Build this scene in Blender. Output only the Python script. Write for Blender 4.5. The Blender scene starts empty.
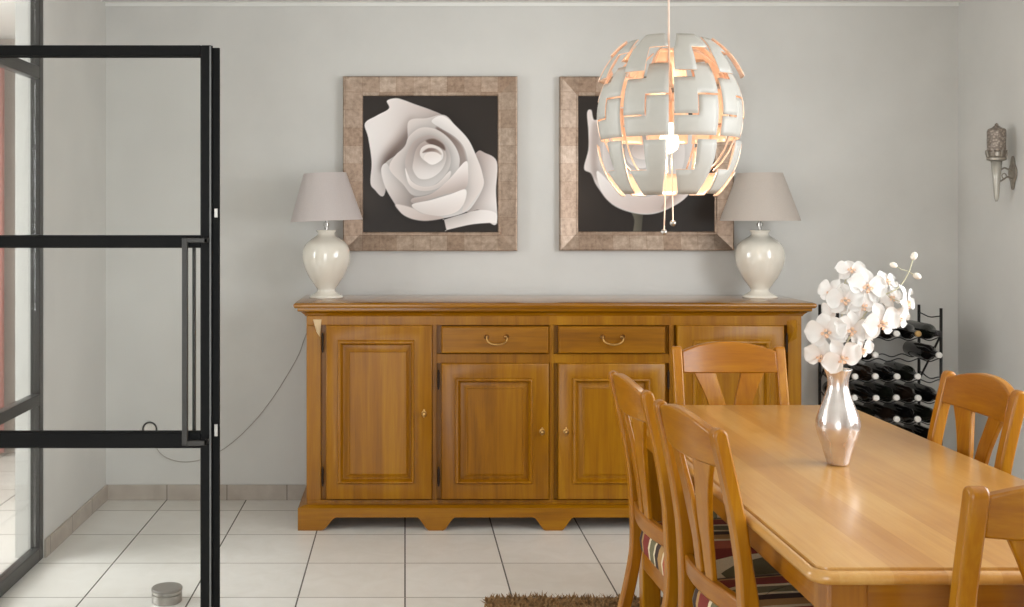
import bpy, bmesh, math, random
import numpy as np
from mathutils import Vector, Matrix
random.seed(7); np.random.seed(7)
PI = math.pi
SC = bpy.context.scene
COL = SC.collection
F, CX, CY, H = 1075.0, 405.0, 219.0, 1.415      # focal length in pixels, vanishing point, eye height

def P(x, y, Y):
    """photo pixel at depth Y -> world point"""
    return Vector(((x-CX)/F*Y, Y, H-(y-CY)/F*Y))
def PX(x, Y): return (x-CX)/F*Y
def PZ(y, Y): return H-(y-CY)/F*Y

# ------------------------------------------------------------------ materials
def srgb(r, g, b):
    def c(v):
        v /= 255.0
        return v/12.92 if v <= .04045 else ((v+.055)/1.055)**2.4
    return (c(r), c(g), c(b), 1)

class NT:
    def __init__(s, name):
        s.m = bpy.data.materials.new(name); s.m.use_nodes = True
        s.t = s.m.node_tree; s.b = s.t.nodes['Principled BSDF']; s.out = s.t.nodes['Material Output']
    def n(s, typ, **kw):
        n = s.t.nodes.new(typ)
        for k, v in kw.items():
            if hasattr(n, k): setattr(n, k, v)
            else: n.inputs[k].default_value = v
        return n
    def l(s, a, b): s.t.links.new(a, b)
    def math(s, op, a, b=None, c=None):
        n = s.t.nodes.new('ShaderNodeMath'); n.operation = op
        for i, v in enumerate((a, b, c)):
            if v is None: continue
            if isinstance(v, (int, float)): n.inputs[i].default_value = v
            else: s.l(v, n.inputs[i])
        return n.outputs[0]
    def ramp(s, fac, stops, interp='LINEAR'):
        r = s.t.nodes.new('ShaderNodeValToRGB'); r.color_ramp.interpolation = interp
        e = r.color_ramp.elements
        while len(e) < len(stops): e.new(.5)
        for el, (p, c) in zip(e, stops): el.position = p; el.color = c
        s.l(fac, r.inputs[0]); return r.outputs[0]
    def coords(s, scale=(1, 1, 1), kind='Object', rot=(0, 0, 0)):
        tc = s.t.nodes.new('ShaderNodeTexCoord'); mp = s.t.nodes.new('ShaderNodeMapping')
        mp.inputs['Scale'].default_value = scale; mp.inputs['Rotation'].default_value = rot
        s.l(tc.outputs[kind], mp.inputs[0]); return mp.outputs[0]
    def noise(s, vec, scale, detail=3, rough=.5, dist=0):
        n = s.t.nodes.new('ShaderNodeTexNoise'); s.l(vec, n.inputs['Vector'])
        n.inputs['Scale'].default_value = scale; n.inputs['Detail'].default_value = detail
        n.inputs['Roughness'].default_value = rough; n.inputs['Distortion'].default_value = dist
        return n.outputs[0]
    def mix(s, fac, a, b, mode='MIX'):
        n = s.t.nodes.new('ShaderNodeMix'); n.data_type = 'RGBA'; n.blend_type = mode
        for i, v in ((0, fac), (6, a), (7, b)):
            if isinstance(v, (int, float, tuple)): n.inputs[i].default_value = v
            else: s.l(v, n.inputs[i])
        return n.outputs[2]
    def bump(s, h, strength=.2, dist=.002):
        b = s.t.nodes.new('ShaderNodeBump'); b.inputs['Strength'].default_value = strength
        b.inputs['Distance'].default_value = dist; s.l(h, b.inputs['Height']); s.l(b.outputs[0], s.b.inputs['Normal'])
    def base(s, c):
        if isinstance(c, tuple): s.b.inputs['Base Color'].default_value = c
        else: s.l(c, s.b.inputs['Base Color'])
    def set(s, **kw):
        for k, v in kw.items(): s.b.inputs[k.replace('_', ' ')].default_value = v

def plain(name, col, rough=.5, metal=0.0, var=.06, scale=30, bump=0.0, coat=0.0, spec=.5):
    t = NT(name); v = t.noise(t.coords(), scale, 4)
    d = tuple(x*(1-var) for x in col[:3])+(1,); b = tuple(min(1, x*(1+var)) for x in col[:3])+(1,)
    t.base(t.ramp(v, [(.3, d), (.7, b)])); t.set(Roughness=rough, Metallic=metal)
    t.b.inputs['Coat Weight'].default_value = coat; t.b.inputs['Specular IOR Level'].default_value = spec
    if bump: t.bump(v, bump)
    return t.m

def wood(name, axis, dark, mid, light, rough=.36, coat=.14):
    """lacquered wood, grain along axis (0,1,2)"""
    t = NT(name)
    sc = [14, 14, 14]; sc[axis] = .9
    v = t.coords(tuple(sc))
    n1 = t.noise(v, 1.3, 5, .6, .6)
    sc2 = [120, 120, 120]; sc2[axis] = 5
    n2 = t.noise(t.coords(tuple(sc2)), 1.0, 3, .6)
    sc3 = [3, 3, 3]; sc3[axis] = .5
    n3 = t.noise(t.coords(tuple(sc3)), 1.0, 2)
    f = t.math('ADD', t.math('MULTIPLY', n1, .55), t.math('ADD', t.math('MULTIPLY', n2, .22), t.math('MULTIPLY', n3, .33)))
    t.base(t.ramp(f, [(.38, dark), (.55, mid), (.72, light)]))
    t.set(Roughness=rough); t.b.inputs['Specular IOR Level'].default_value = .25; t.b.inputs['Coat Weight'].default_value = coat; t.b.inputs['Coat Roughness'].default_value = .22
    t.bump(n2, .06, .001)
    return t.m

OAK = [wood('oak_lacquer_'+'xyz'[i], i, srgb(114, 67, 1), srgb(146, 93, 2), srgb(168, 115, 7)) for i in range(3)]
OAKTOP = wood('polished_oak_top', 0, srgb(114, 67, 1), srgb(146, 93, 2), srgb(168, 115, 7), .2, .9)
OAKTOP.node_tree.nodes['Principled BSDF'].inputs['Coat Roughness'].default_value = .1
BEECH = [wood('honey_wood_'+'xyz'[i], i, srgb(132, 75, 3), srgb(156, 97, 6), srgb(176, 120, 19), .3, .35) for i in range(3)]

def wall_mat():
    t = NT('painted_plaster'); v = t.coords()
    n = t.noise(v, 3.5, 4); n2 = t.noise(v, 160, 3)
    t.base(t.ramp(n, [(.3, srgb(212, 210, 205)), (.7, srgb(219, 217, 212))])); t.set(Roughness=.75)
    t.bump(n2, .12, .002); return t.m
WALL = wall_mat()
CEIL = plain('ceiling_paint', srgb(236, 235, 230), .8, var=.01, scale=4)
def tile_floor():
    t = NT('ceramic_floor_tiles')
    tc = t.n('ShaderNodeTexCoord'); sp = t.n('ShaderNodeSeparateXYZ'); t.l(tc.outputs['Object'], sp.inputs[0])
    x = t.math('FRACT', t.math('ADD', t.math('DIVIDE', sp.outputs[0], .4), 20.0))
    y = t.math('FRACT', t.math('ADD', t.math('DIVIDE', t.math('SUBTRACT', sp.outputs[1], 4.42), .4), 40.0))
    dx = t.math('ABSOLUTE', t.math('SUBTRACT', x, .5)); dy = t.math('ABSOLUTE', t.math('SUBTRACT', y, .5))
    g = t.math('GREATER_THAN', t.math('MAXIMUM', dx, dy), .4925)
    ix = t.math('FLOOR', t.math('ADD', t.math('DIVIDE', sp.outputs[0], .4), 20.0))
    iy = t.math('FLOOR', t.math('ADD', t.math('DIVIDE', t.math('SUBTRACT', sp.outputs[1], 4.42), .4), 40.0))
    cb = t.n('ShaderNodeCombineXYZ'); t.l(ix, cb.inputs[0]); t.l(iy, cb.inputs[1])
    wn = t.n('ShaderNodeTexWhiteNoise'); t.l(cb.outputs[0], wn.inputs[0])
    n = t.noise(t.coords((1, 1, 1)), 9, 5, .6, .8)
    f = t.math('ADD', t.math('MULTIPLY', n, .75), t.math('MULTIPLY', wn.outputs[0], .25))
    c = t.ramp(f, [(.3, srgb(224, 220, 212)), (.7, srgb(236, 233, 227))])
    gy = t.math('GREATER_THAN', dy, .4925); gc = t.mix(gy, srgb(92, 87, 80), srgb(160, 152, 142))
    t.base(t.mix(g, c, gc))
    r = t.math('ADD', t.math('MULTIPLY', g, .5), .28); t.l(r, t.b.inputs['Roughness'])
    t.bump(t.math('SUBTRACT', 1.0, g), .3, .002); return t.m
FLOOR = tile_floor()
def base_tile(axis):
    t = NT('skirting_tile_'+'xy'[axis]); tc = t.n('ShaderNodeTexCoord'); sp = t.n('ShaderNodeSeparateXYZ'); t.l(tc.outputs['Object'], sp.inputs[0])
    x = t.math('FRACT', t.math('ADD', t.math('DIVIDE', t.math('ADD', sp.outputs[axis], .292), .302), 20.0))
    g = t.math('GREATER_THAN', t.math('ABSOLUTE', t.math('SUBTRACT', x, .5)), .492)
    c = t.ramp(t.noise(t.coords(), 14, 4), [(.3, srgb(176, 164, 152)), (.7, srgb(192, 182, 170))])
    t.base(t.mix(g, c, srgb(120, 110, 100))); t.set(Roughness=.4); return t.m
BLACK = plain('black_powder_coated_steel', srgb(11, 11, 11), .5, var=.1, scale=60, spec=.15)
STEELGREY = plain('dark_grey_steel', srgb(58, 56, 53), .35, .3, scale=60)
CHROME = plain('brushed_steel', srgb(176, 172, 166), .3, 1.0, scale=90)
RIMDARK = plain('grey_rubber', srgb(128, 122, 114), .4)
BRASS = plain('aged_brass', srgb(186, 146, 88), .35, 1.0, .2, 60)
IRON = plain('dark_bronze_hinge', srgb(52, 40, 30), .45, .8, .2, 80)
CERAMIC = plain('cream_glazed_ceramic', srgb(236, 229, 215), .12, var=.02, scale=10, coat=.6)
WIRE = plain('black_wire', srgb(26, 25, 25), .4, .2)
CORD = plain('grey_cord', srgb(158, 148, 136), .6)
WHITEP = plain('white_plastic', srgb(226, 222, 214), .42, var=.02)
LIT_OAK = plain('oak_painted_glint', srgb(218, 192, 150), .5)  # lightened oak, stands in for light caught by the left wedge
def glass_mat():
    t = NT('clear_window_glass')
    tr = t.n('ShaderNodeBsdfTransparent'); tr.inputs[0].default_value = (.992, .996, .992, 1)
    gl = t.n('ShaderNodeBsdfGlossy'); gl.inputs['Roughness'].default_value = .03
    fr = t.n('ShaderNodeFresnel'); fr.inputs[0].default_value = 1.45
    n = t.noise(t.coords(), 2.0, 1)
    f = t.math('MULTIPLY', fr.outputs[0], t.math('ADD', t.math('MULTIPLY', n, .1), .3))
    mx = t.n('ShaderNodeMixShader'); t.l(f, mx.inputs[0]); t.l(tr.outputs[0], mx.inputs[1]); t.l(gl.outputs[0], mx.inputs[2])
    t.l(mx.outputs[0], t.out.inputs[0]); t.t.nodes.remove(t.b); return t.m
GLASS = glass_mat()
def translucent(name, col, amt=.35, rough=.8):
    t = NT(name); n = t.noise(t.coords((1, 1, 1)), 220, 2)
    c = t.ramp(n, [(.3, tuple(x*.95 for x in col[:3])+(1,)), (.7, col)])
    t.base(c); t.set(Roughness=rough)
    tl = t.n('ShaderNodeBsdfTranslucent'); t.l(c, tl.inputs[0])
    mx = t.n('ShaderNodeMixShader'); mx.inputs[0].default_value = amt
    t.l(t.b.outputs[0], mx.inputs[1]); t.l(tl.outputs[0], mx.inputs[2]); t.l(mx.outputs[0], t.out.inputs[0]); return t.m
SHADE = translucent('lampshade_fabric', srgb(226, 216, 212), .3)
SHADE2 = translucent('taupe_lampshade_fabric', srgb(216, 205, 195), .25)
def emit(name, col, s):
    t = NT(name); t.base((0, 0, 0, 1)); t.b.inputs['Emission Color'].default_value = col; t.b.inputs['Emission Strength'].default_value = s; return t.m

# ------------------------------------------------------------------ mesh helpers
def finish(name, bm, mat, parent=None, smooth=False, bevel=0, seg=2, loc=None, angle=40, recalc=True):
    if recalc: bmesh.ops.recalc_face_normals(bm, faces=bm.faces)
    me = bpy.data.meshes.new(name); bm.to_mesh(me); bm.free()
    for m in (mat if isinstance(mat, list) else [mat]): me.materials.append(m)
    o = bpy.data.objects.new(name, me); COL.objects.link(o)
    if parent: o.parent = parent
    if loc is not None: o.location = loc
    if smooth: me.shade_smooth()
    if bevel:
        md = o.modifiers.new('bevel', 'BEVEL'); md.width = bevel; md.segments = seg; md.limit_method = 'ANGLE'; md.angle_limit = math.radians(angle)
        md.harden_normals = False
    return o
def sm_angle(o, deg=35):
    me = o.data; me.shade_smooth()
    try: me.set_sharp_from_angle(angle=math.radians(deg))
    except Exception: pass
    return o
def box(bm, x0, x1, y0, y1, z0, z1):
    v = [bm.verts.new(p) for p in ((x0, y0, z0), (x1, y0, z0), (x1, y1, z0), (x0, y1, z0), (x0, y0, z1), (x1, y0, z1), (x1, y1, z1), (x0, y1, z1))]
    for f in ((3, 2, 1, 0), (4, 5, 6, 7), (0, 1, 5, 4), (1, 2, 6, 5), (2, 3, 7, 6), (3, 0, 4, 7)): bm.faces.new([v[i] for i in f])
def B(*a):
    bm = bmesh.new(); box(bm, *a); return bm
def lathe(bm, prof, seg=40, c=(0, 0, 0), cap0=True, cap1=True, M=None):
    rings = []
    for r, z in prof:
        ring = []
        for i in range(seg):
            a = 2*PI*i/seg; p = Vector((r*math.cos(a), r*math.sin(a), z))
            if M: p = M @ p
            ring.append(bm.verts.new(p+Vector(c)))
        rings.append(ring)
    for a, b in zip(rings, rings[1:]):
        for i in range(seg): bm.faces.new((a[i], a[(i+1) % seg], b[(i+1) % seg], b[i]))
    if cap0: bm.faces.new(list(reversed(rings[0])))
    if cap1: bm.faces.new(rings[-1])
def L(prof, **k):
    bm = bmesh.new(); lathe(bm, prof, **k); return bm
def tube(bm, pts, r, seg=8, closed=False, cap=True):
    pts = [Vector(p) for p in pts]; n = len(pts); rings = []; prev = None
    for i, p in enumerate(pts):
        if closed: t = pts[(i+1) % n]-pts[i-1]
        else: t = pts[min(i+1, n-1)]-pts[max(i-1, 0)]
        t.normalize()
        if prev is None:
            u = t.orthogonal().normalized()
        else:
            u = prev-t*prev.dot(t)
            u = u.normalized() if u.length > 1e-6 else t.orthogonal().normalized()
        prev = u; w = t.cross(u)
        rr = r[i] if isinstance(r, (list, tuple)) else r
        rings.append([bm.verts.new(p+(u*math.cos(2*PI*k/seg)+w*math.sin(2*PI*k/seg))*rr) for k in range(seg)])
    m = n if closed else n-1
    for i in range(m):
        a, b = rings[i], rings[(i+1) % n]
        for k in range(seg): bm.faces.new((a[k], a[(k+1) % seg], b[(k+1) % seg], b[k]))
    if cap and not closed: bm.faces.new(list(reversed(rings[0]))); bm.faces.new(rings[-1])
def T(pts, r, **k):
    bm = bmesh.new(); tube(bm, pts, r, **k); return bm
def prism(bm, poly, fn0, fn1):
    a = [bm.verts.new(fn0(*p)) for p in poly]; b = [bm.verts.new(fn1(*p)) for p in poly]; n = len(poly)
    bm.faces.new(a); bm.faces.new(list(reversed(b)))
    for i in range(n): bm.faces.new((a[i], a[(i+1) % n], b[(i+1) % n], b[i]))
def loops(bm, rings, cap0=True, cap1=True):
    vr = [[bm.verts.new(p) for p in r] for r in rings]; n = len(vr[0])
    for a, b in zip(vr, vr[1:]):
        for i in range(n): bm.faces.new((a[i], a[(i+1) % n], b[(i+1) % n], b[i]))
    if cap0: bm.faces.new(list(reversed(vr[0])))
    if cap1: bm.faces.new(vr[-1])
def catmull(pts, n=8):
    pts = [Vector(p) for p in pts]; out = []
    q = [pts[0]*2-pts[1]]+pts+[pts[-1]*2-pts[-2]]
    for i in range(1, len(q)-2):
        for k in range(n):
            t = k/n; a, b, c, d = q[i-1], q[i], q[i+1], q[i+2]
            out.append(.5*((2*b)+(c-a)*t+(2*a-5*b+4*c-d)*t*t+(3*b-a-3*c+d)*t**3))
    out.append(pts[-1]); return out
def sphere(bm, c, r, u=16, v=10, sz=1.0, M=None):
    mat = Matrix.Translation(c) @ (M or Matrix()) @ Matrix.Diagonal((r, r, r*sz, 1))
    bmesh.ops.create_uvsphere(bm, u_segments=u, v_segments=v, radius=1, matrix=mat)

def tag(o, label=None, cat=None, group=None, kind=None):
    if label: o['label'] = label
    if cat: o['category'] = cat
    if group: o['group'] = group
    if kind: o['kind'] = kind
    return o
def thing(name, label, cat, loc=(0, 0, 0), rot=(0, 0, 0), group=None, kind=None):
    o = bpy.data.objects.new(name, None); o.empty_display_size = .1; COL.objects.link(o)
    o.location = loc; o.rotation_euler = rot; return tag(o, label, cat, group, kind)
KIDS = {}
def copy_tree(o, parent=None):
    c = o.copy(); COL.objects.link(c)
    if parent: c.parent = parent
    for ch in [k for k in bpy.data.objects if k.parent == o]: copy_tree(ch, c)
    return c

# ------------------------------------------------------------------ the room
YW, XL, XR, ZC, YR = 5.42, -1.508, 2.789, 2.504, -1.7
def struct(name, bm, mat, label, cat, parent=None, **k):
    o = finish(name, bm, mat, parent, **k)
    if not parent: tag(o, label, cat, kind='structure')
    return o
struct('floor', B(-4.2, 3.0, YR-.15, 6.9, -.06, 0), FLOOR, 'pale ceramic tile floor with dark grout lines', 'floor')
struct('ceiling', B(-4.2, 3.0, YR-.15, 6.9, ZC, ZC+.1), CEIL, 'white painted ceiling', 'ceiling')
struct('wall_back', B(XL-.12, XR+.12, YW, YW+.12, 0, ZC), WALL, 'off-white back wall behind the sideboard', 'wall')
bm = bmesh.new(); box(bm, XL-.12, XL, 4.49, YW, 0, ZC); box(bm, XL-.12, XL, YR, 2.86, 0, ZC)
struct('wall_left', bm, WALL, 'short white left wall beside the glass partition', 'wall')
# right wall with a window nearer than the frame
WY0, WY1, WZ0, WZ1 = 1.15, 3.4, .85, 2.3
bm = bmesh.new()
box(bm, XR, XR+.12, WY1, YW, 0, ZC); box(bm, XR, XR+.12, YR, WY0, 0, ZC)
box(bm, XR, XR+.12, WY0, WY1, 0, WZ0); box(bm, XR, XR+.12, WY0, WY1, WZ1, ZC)
struct('wall_right', bm, WALL, 'off-white right wall with the wall torch', 'wall')
# rear wall (behind the viewer) with an opening added for fill light
RX0, RX1, RZ1 = -1.35, .35, 2.25
bm = bmesh.new()
box(bm, XL-.12, RX0, YR-.12, YR, 0, ZC); box(bm, RX1, XR+.12, YR-.12, YR, 0, ZC); box(bm, RX0, RX1, YR-.12, YR, RZ1, ZC)
struct('wall_rear', bm, WALL, 'white wall opposite the sideboard with an opening added for fill light', 'wall')
def win_frame(bm, a0, a1, z0, z1, fx, t=.05):
    for i in range(3):
        a = a0+(a1-a0-t)*i/2; fx(bm, a, a+t, z0, z1)
    fx(bm, a0, a1, z0, z0+t); fx(bm, a0, a1, z1-t, z1)
bm = bmesh.new(); win_frame(bm, WY0, WY1, WZ0, WZ1, lambda b, a, c, z0, z1: box(b, XR+.03, XR+.09, a, c, z0, z1))
w = struct('window_2', bm, WHITEP, 'white framed window in the right wall', 'window')
bm = bmesh.new(); win_frame(bm, RX0, RX1, 0, RZ1, lambda b, a, c, z0, z1: box(b, a, c, YR-.09, YR-.03, z0, z1), .06)
struct('added_window_3', bm, WHITEP, 'white frame added around the fill light opening in the rear wall', 'window')  # unseen window frame, added to house the rear fill light
# skirting tiles
struct('baseboard_back', B(XL, XR, YW-.011, YW, 0, .076), base_tile(0), 'beige tile skirting along the back wall', 'baseboard', bevel=.002)
struct('baseboard_left', B(XL, XL+.011, 4.49, YW-.011, 0, .076), base_tile(1), 'beige tile skirting along the left wall', 'baseboard', bevel=.002)
struct('baseboard_right', B(XR-.011, XR, YR, YW-.011, 0, .076), base_tile(1), 'beige tile skirting along the right wall', 'baseboard', bevel=.002)
# slim cove where wall meets ceiling
struct('trim_1', B(XL, XR, YW-.008, YW, ZC-.016, ZC), CEIL, 'thin white strip where back wall meets ceiling', 'trim')

# hallway beyond the glass
HW = plain('hall_paint', srgb(186, 174, 163), .8, var=.02, scale=4)
bm = bmesh.new(); box(bm, -4.2, XL-.12, 6.5, 6.6, 0, ZC); box(bm, -4.2, -4.1, YR, 6.5, 0, ZC); box(bm, -4.1, XL-.12, YR-.1, YR, 0, ZC)
struct('wall_hall', bm, HW, 'beige hallway wall seen through the glass partition', 'wall')
struct('wall_passage', B(XL-.12, XL-.1, YW+.12, 6.5, 0, ZC), plain('hall_paint_toned_down', srgb(148, 137, 125), .8, var=.02, scale=4), 'passage wall beyond the glass partition, paint darkened against strong light', 'wall')  # hall paint made darker to offset the strong light on this wall
# coral curtain
bm = bmesh.new(); cv = []
y0 = 6.38
top = []; bot = []
for i in range(61):
    x = -3.12+.74*i/60; y = y0+.035*math.sin(i*1.05)+.012*math.sin(i*.37)
    top.append(bm.verts.new((x, y, 2.42))); bot.append(bm.verts.new((x, y+.01*math.sin(i*.8), .03)))
for i in range(60): bm.faces.new((top[i], top[i+1], bot[i+1], bot[i]))
o = finish('curtain', bm, translucent('coral_curtain_cloth', srgb(216, 146, 136), .25), smooth=True)
md = o.modifiers.new('thick', 'SOLIDIFY'); md.thickness = .003
cur = tag(o, 'coral red curtain hanging in the hallway behind the glass partition', 'curtain')
r = T([(-3.3, y0, 2.44), (-2.3, y0, 2.44)], .012); rod = finish('curtain_rod', r, CHROME, cur, smooth=True)

# ------------------------------------------------------------------ glass partition (fixed) and open glass door
part = thing('window_1', 'black steel framed fixed glass partition in line with the left wall', 'glass partition', (XL, 4.47, 0), kind='structure')
PXL = XL-.04
def pbox(name, x0, x1, ya, yb, z0, z1, m, par): return finish(name, B(x0-XL, x1-XL, ya-4.47, yb-4.47, z0, z1), m, par, bevel=.003)
fr = bmesh.new()
def fb(x0, x1, ya, yb, z0, z1): box(fr, x0-XL, x1-XL, ya-4.47, yb-4.47, z0, z1)
PX0, PX1 = XL-.042, XL-.002
fb(PX0, PX1, 4.445, 4.488, 0, ZC-.001)               # post at the wall
fb(PX0, PX1, 3.79, 3.83, 0, ZC-.001)                 # hinge post
fb(PX0, PX1, 2.862, 2.90, 0, ZC-.001)                # latch post
for z0, z1 in ((1.995, 2.045), (.645, .69), (.0, .055), (1.31, 1.35), (ZC-.045, ZC-.002)): fb(PX0, PX1, 3.83, 4.445, z0, z1)
fb(PX0, PX1, 2.90, 3.79, 2.04, 2.08); fb(PX0, PX1, 2.90, 3.79, ZC-.045, ZC-.002)
finish('frame', fr, STEELGREY, part, bevel=.003)
pn = [(4.445, 3.83, .055, .645), (4.445, 3.83, .69, 1.31), (4.445, 3.83, 1.35, 1.995), (4.445, 3.83, 2.045, ZC-.045), (3.79, 2.90, 2.08, ZC-.045)]
for a, b, z0, z1 in pn: pbox('pane', XL-.026, XL-.020, b, a, z0, z1, GLASS, part)

YD = 3.75
DR, DT = PX(212, YD), PZ(46, YD)
DL = XL+.01
door = thing('door_1', 'black steel framed glass door standing open', 'door', (DL, YD, 0), kind='structure')
def D(bm, x0, x1, z0, z1, ya=-.02, yb=.02): box(bm, x0-DL, x1-DL, ya, yb, z0, z1)
fr = bmesh.new()
st = .036
D(fr, DL, DL+st, .012, DT); D(fr, PX(202, YD), DR, .012, DT)
rails = [(PZ(56.5, YD), DT), (PZ(247, YD), PZ(236, YD)), (PZ(446.5, YD), PZ(432, YD)), (.012, .038)]
for z0, z1 in rails: D(fr, DL+st, PX(202, YD), z0, z1)
finish('frame', fr, BLACK, door, bevel=.003)
# glazing beads
bd = bmesh.new()
zz = [(rails[1][1], rails[0][0]), (rails[2][1], rails[1][0]), (rails[3][1], rails[2][0])]
for z0, z1 in zz:
    x0, x1 = DL+st, PX(202, YD)
    for yy in (-.014, .008):
        D(bd, x0, x0+.003, z0, z1, yy, yy+.006); D(bd, x1-.003, x1, z0, z1, yy, yy+.006)
        D(bd, x0+.003, x1-.003, z0, z0+.003, yy, yy+.006); D(bd, x0+.003, x1-.003, z1-.003, z1, yy, yy+.006)
    finish('pane', B(x0-DL, x1-DL, -.003, .003, z0, z1), GLASS, door)
finish('glazing_bead', bd, BLACK, door)
e = bmesh.new(); D(e, DR, PX(219.5, YD), .012, DT-.006, .0, .012)
D(e, DR, DR+.003, .012, DT, -.012, .0)
finish('rebate_strip', e, BLACK, door, bevel=.001)
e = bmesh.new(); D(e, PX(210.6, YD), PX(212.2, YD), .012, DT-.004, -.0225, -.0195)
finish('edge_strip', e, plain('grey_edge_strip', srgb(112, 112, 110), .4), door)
# pull handles, one on either side
for s in (-1, 1):
    h = bmesh.new(); xa, xb = PX(182.5, YD-.05), PX(188, YD-.05); z0, z1 = PZ(445, YD-.05), PZ(238, YD-.05)
    ya, yb = (-.062, -.044) if s < 0 else (.044, .062)
    if s > 0: xa, xb = PX(192.5, YD+.05), PX(195.5, YD+.05)
    D(h, xa, xb, z0, z1, ya, yb)
    for za in (z0, z1-.016):
        D(h, xb, PX(210, YD), za, za+.016, ya, yb)
        D(h, PX(207, YD), PX(210, YD), za, za+.016, min(ya, .02*s), max(yb, .02*s))
    finish('pull_handle', h, STEELGREY, door, bevel=.002)
for yy, hh in ((213, 9), (430, 12)):
    finish('latch', B(PX(214.5, YD)-DL, PX(218, YD)-DL, -.006, .001, PZ(yy+hh/2, YD), PZ(yy-hh/2, YD)), CHROME, door, bevel=.001)
for z in (.25, 1.1, 1.8):
    finish('hinge', L([(.010, z-.05), (.010, z+.05)], seg=14, c=(.0, .024, 0)), BLACK, door, smooth=False)

# ------------------------------------------------------------------ small things near the left wall
c = PX(167, 3.98)
ds = thing('door_stop', 'round brushed metal door stop on the tiles behind the glass door', 'door stop', (c, 3.98, 0))
finish('body', L([(.053, 0), (.055, .002), (.055, .030), (.051, .032), (.051, .034), (.055, .036), (.055, .044)], seg=48), CHROME, ds)
finish('rubber_rim', L([(.0565, .0441), (.0565, .050), (.054, .053), (.04, .0535)], seg=48), RIMDARK, ds)
oc = P(150, 429, YW)
ou = thing('wall_outlet', 'round wall socket with a dark ring low on the back wall', 'socket', (oc.x, YW, oc.z))
RX = Matrix.Rotation(PI/2, 4, 'X')
finish('cover', L([(.030, 0), (.030, .008), (.026, .011), (.018, .010)], seg=36, M=RX), WHITEP, ou)
rp = [(.034*math.cos(a), -.006, .034*math.sin(a)) for a in [2*PI*i/40 for i in range(40)]]
finish('ring', T(rp, .0045, closed=True), STEELGREY, ou, smooth=True)
pts = [(152, 440), (160, 453), (172, 460), (188, 462), (206, 458), (228, 446), (252, 424), (272, 399), (288, 374), (299, 354), (304, 340), (310, 325)]
cp = catmull([P(x, y, YW-.006) for x, y in pts], 6)
o = finish('power_cord', T(cp, .0017), CORD, smooth=True)
tag(o, 'thin grey cord drooping along the wall to the sideboard', 'cord')

# ------------------------------------------------------------------ sideboard
YF = 4.925; YDR = 4.898
SB = thing('sideboard', 'long honey oak sideboard with four panelled doors and two drawers', 'sideboard', (PX(555, YF), YF+.2, 0))
so = SB.location.copy()
def sb(name, bm, mat, par=None, **k):
    off = so if par is None or par is SB else so
    bm.transform(Matrix.Translation(-so)); return finish(name, bm, mat, SB, **k)
def child(name, bm, mat, par, **k):
    bm.transform(Matrix.Translation(-so)); return finish(name, bm, mat, par, **k)
BX0, BX1 = PX(306.5, YF), PX(801.5, YF)
HT = 1.034
zt_frieze = PZ(316, YF)
ZB = PZ(508.5, 4.90)
# carcass : sides, frame front and back
bm = bmesh.new(); box(bm, BX0+.002, BX1-.002, YF+.022, 5.40, ZB-.002, zt_frieze)
sb('carcass', bm, OAK[2], bevel=.004)
bm = bmesh.new()
def ff(xa, xb, ya, yb): box(bm, PX(xa, YF), PX(xb, YF), YF, YF+.0218, PZ(yb, YF), PZ(ya, YF))
for xa, xb in ((306.5, 321), (432.3, 437), (549.3, 554), (669, 674), (788, 801.5)): ff(xa, xb, 325.2, 499.8)
ff(306.5, 801.5, 316, 325.2); ff(306.5, 801.5, 499.8, 508.8)
ff(437, 549.3, 353.8, 363.2); ff(554, 669, 353.8, 363.2)
sb('face_frame', bm, OAK[2], bevel=.002)
# top with an ogee edge : loops with growing overhang
tx0, tx1, ty0 = PX(293.1, 4.893), PX(817.2, 4.893), 4.893
def rect(x0, x1, ya, yb, z): return [(x0, ya, z), (x1, ya, z), (x1, yb, z), (x0, yb, z)]
prof = [(.052, zt_frieze-.001), (.050, zt_frieze+.004), (.044, zt_frieze+.010), (.034, zt_frieze+.018), (.020, zt_frieze+.023), (.018, zt_frieze+.026), (.018, HT-.028), (.008, HT-.026), (.002, HT-.020), (0, HT-.013), (.003, HT-.006), (.010, HT-.002), (.016, HT)]
bm = bmesh.new(); loops(bm, [rect(tx0+i, tx1-i, ty0+i*.7, 5.408, z) for i, z in prof])
sm_angle(sb('top', bm, OAKTOP), 50)
# plinth with scalloped feet
def plinth_poly():
    YP = 4.88; q = []
    feet = [(436, 7), (553.5, 8), (670, 7)]
    zt, za, zb = PZ(508.5, YP), PZ(517.5, YP), 0.0
    X = lambda x: PX(x, YP)
    q += [(X(297.8), zt), (X(297.8), zb), (X(321), zb)]
    def up(xs, xe):
        out = []
        for i in range(1, 9):
            t = i/8; s = t*t*(3-2*t); out.append((X(xs+(xe-xs)*t), zb+(za-zb)*(s*.75+.25*t)))
        return out
    q += up(322, 336)
    zf = PZ(528.5, YP)
    for cx, hw in feet:
        a = up(cx-hw, cx-hw-12); a = [(x, z) for x, z in a]; a.reverse()
        q += a; q += [(X(cx-hw), zb), (X(cx+hw), zb)]; q += up(cx+hw, cx+hw+12)
    a = up(786, 772); a.reverse(); q += a
    q += [(X(787), zb), (X(812), zb), (X(812), zt)]
    return q, YP
q, YP = plinth_poly()
bm = bmesh.new(); prism(bm, q, lambda x, z: (x, YP, z), lambda x, z: (x, YP+.03, z))
x0, x1 = q[0][0], q[-1][0]
sidep = [(YP+.0301, q[0][1]), (YP+.0301, 0), (YP+.12, 0), (YP+.16, .05), (5.28, .05), (5.32, 0), (5.40, 0), (5.40, q[0][1])]
prism(bm, sidep, lambda y, z: (x0, y, z), lambda y, z: (x0+.03, y, z))
prism(bm, sidep, lambda y, z: (x1-.03, y, z), lambda y, z: (x1, y, z))
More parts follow.
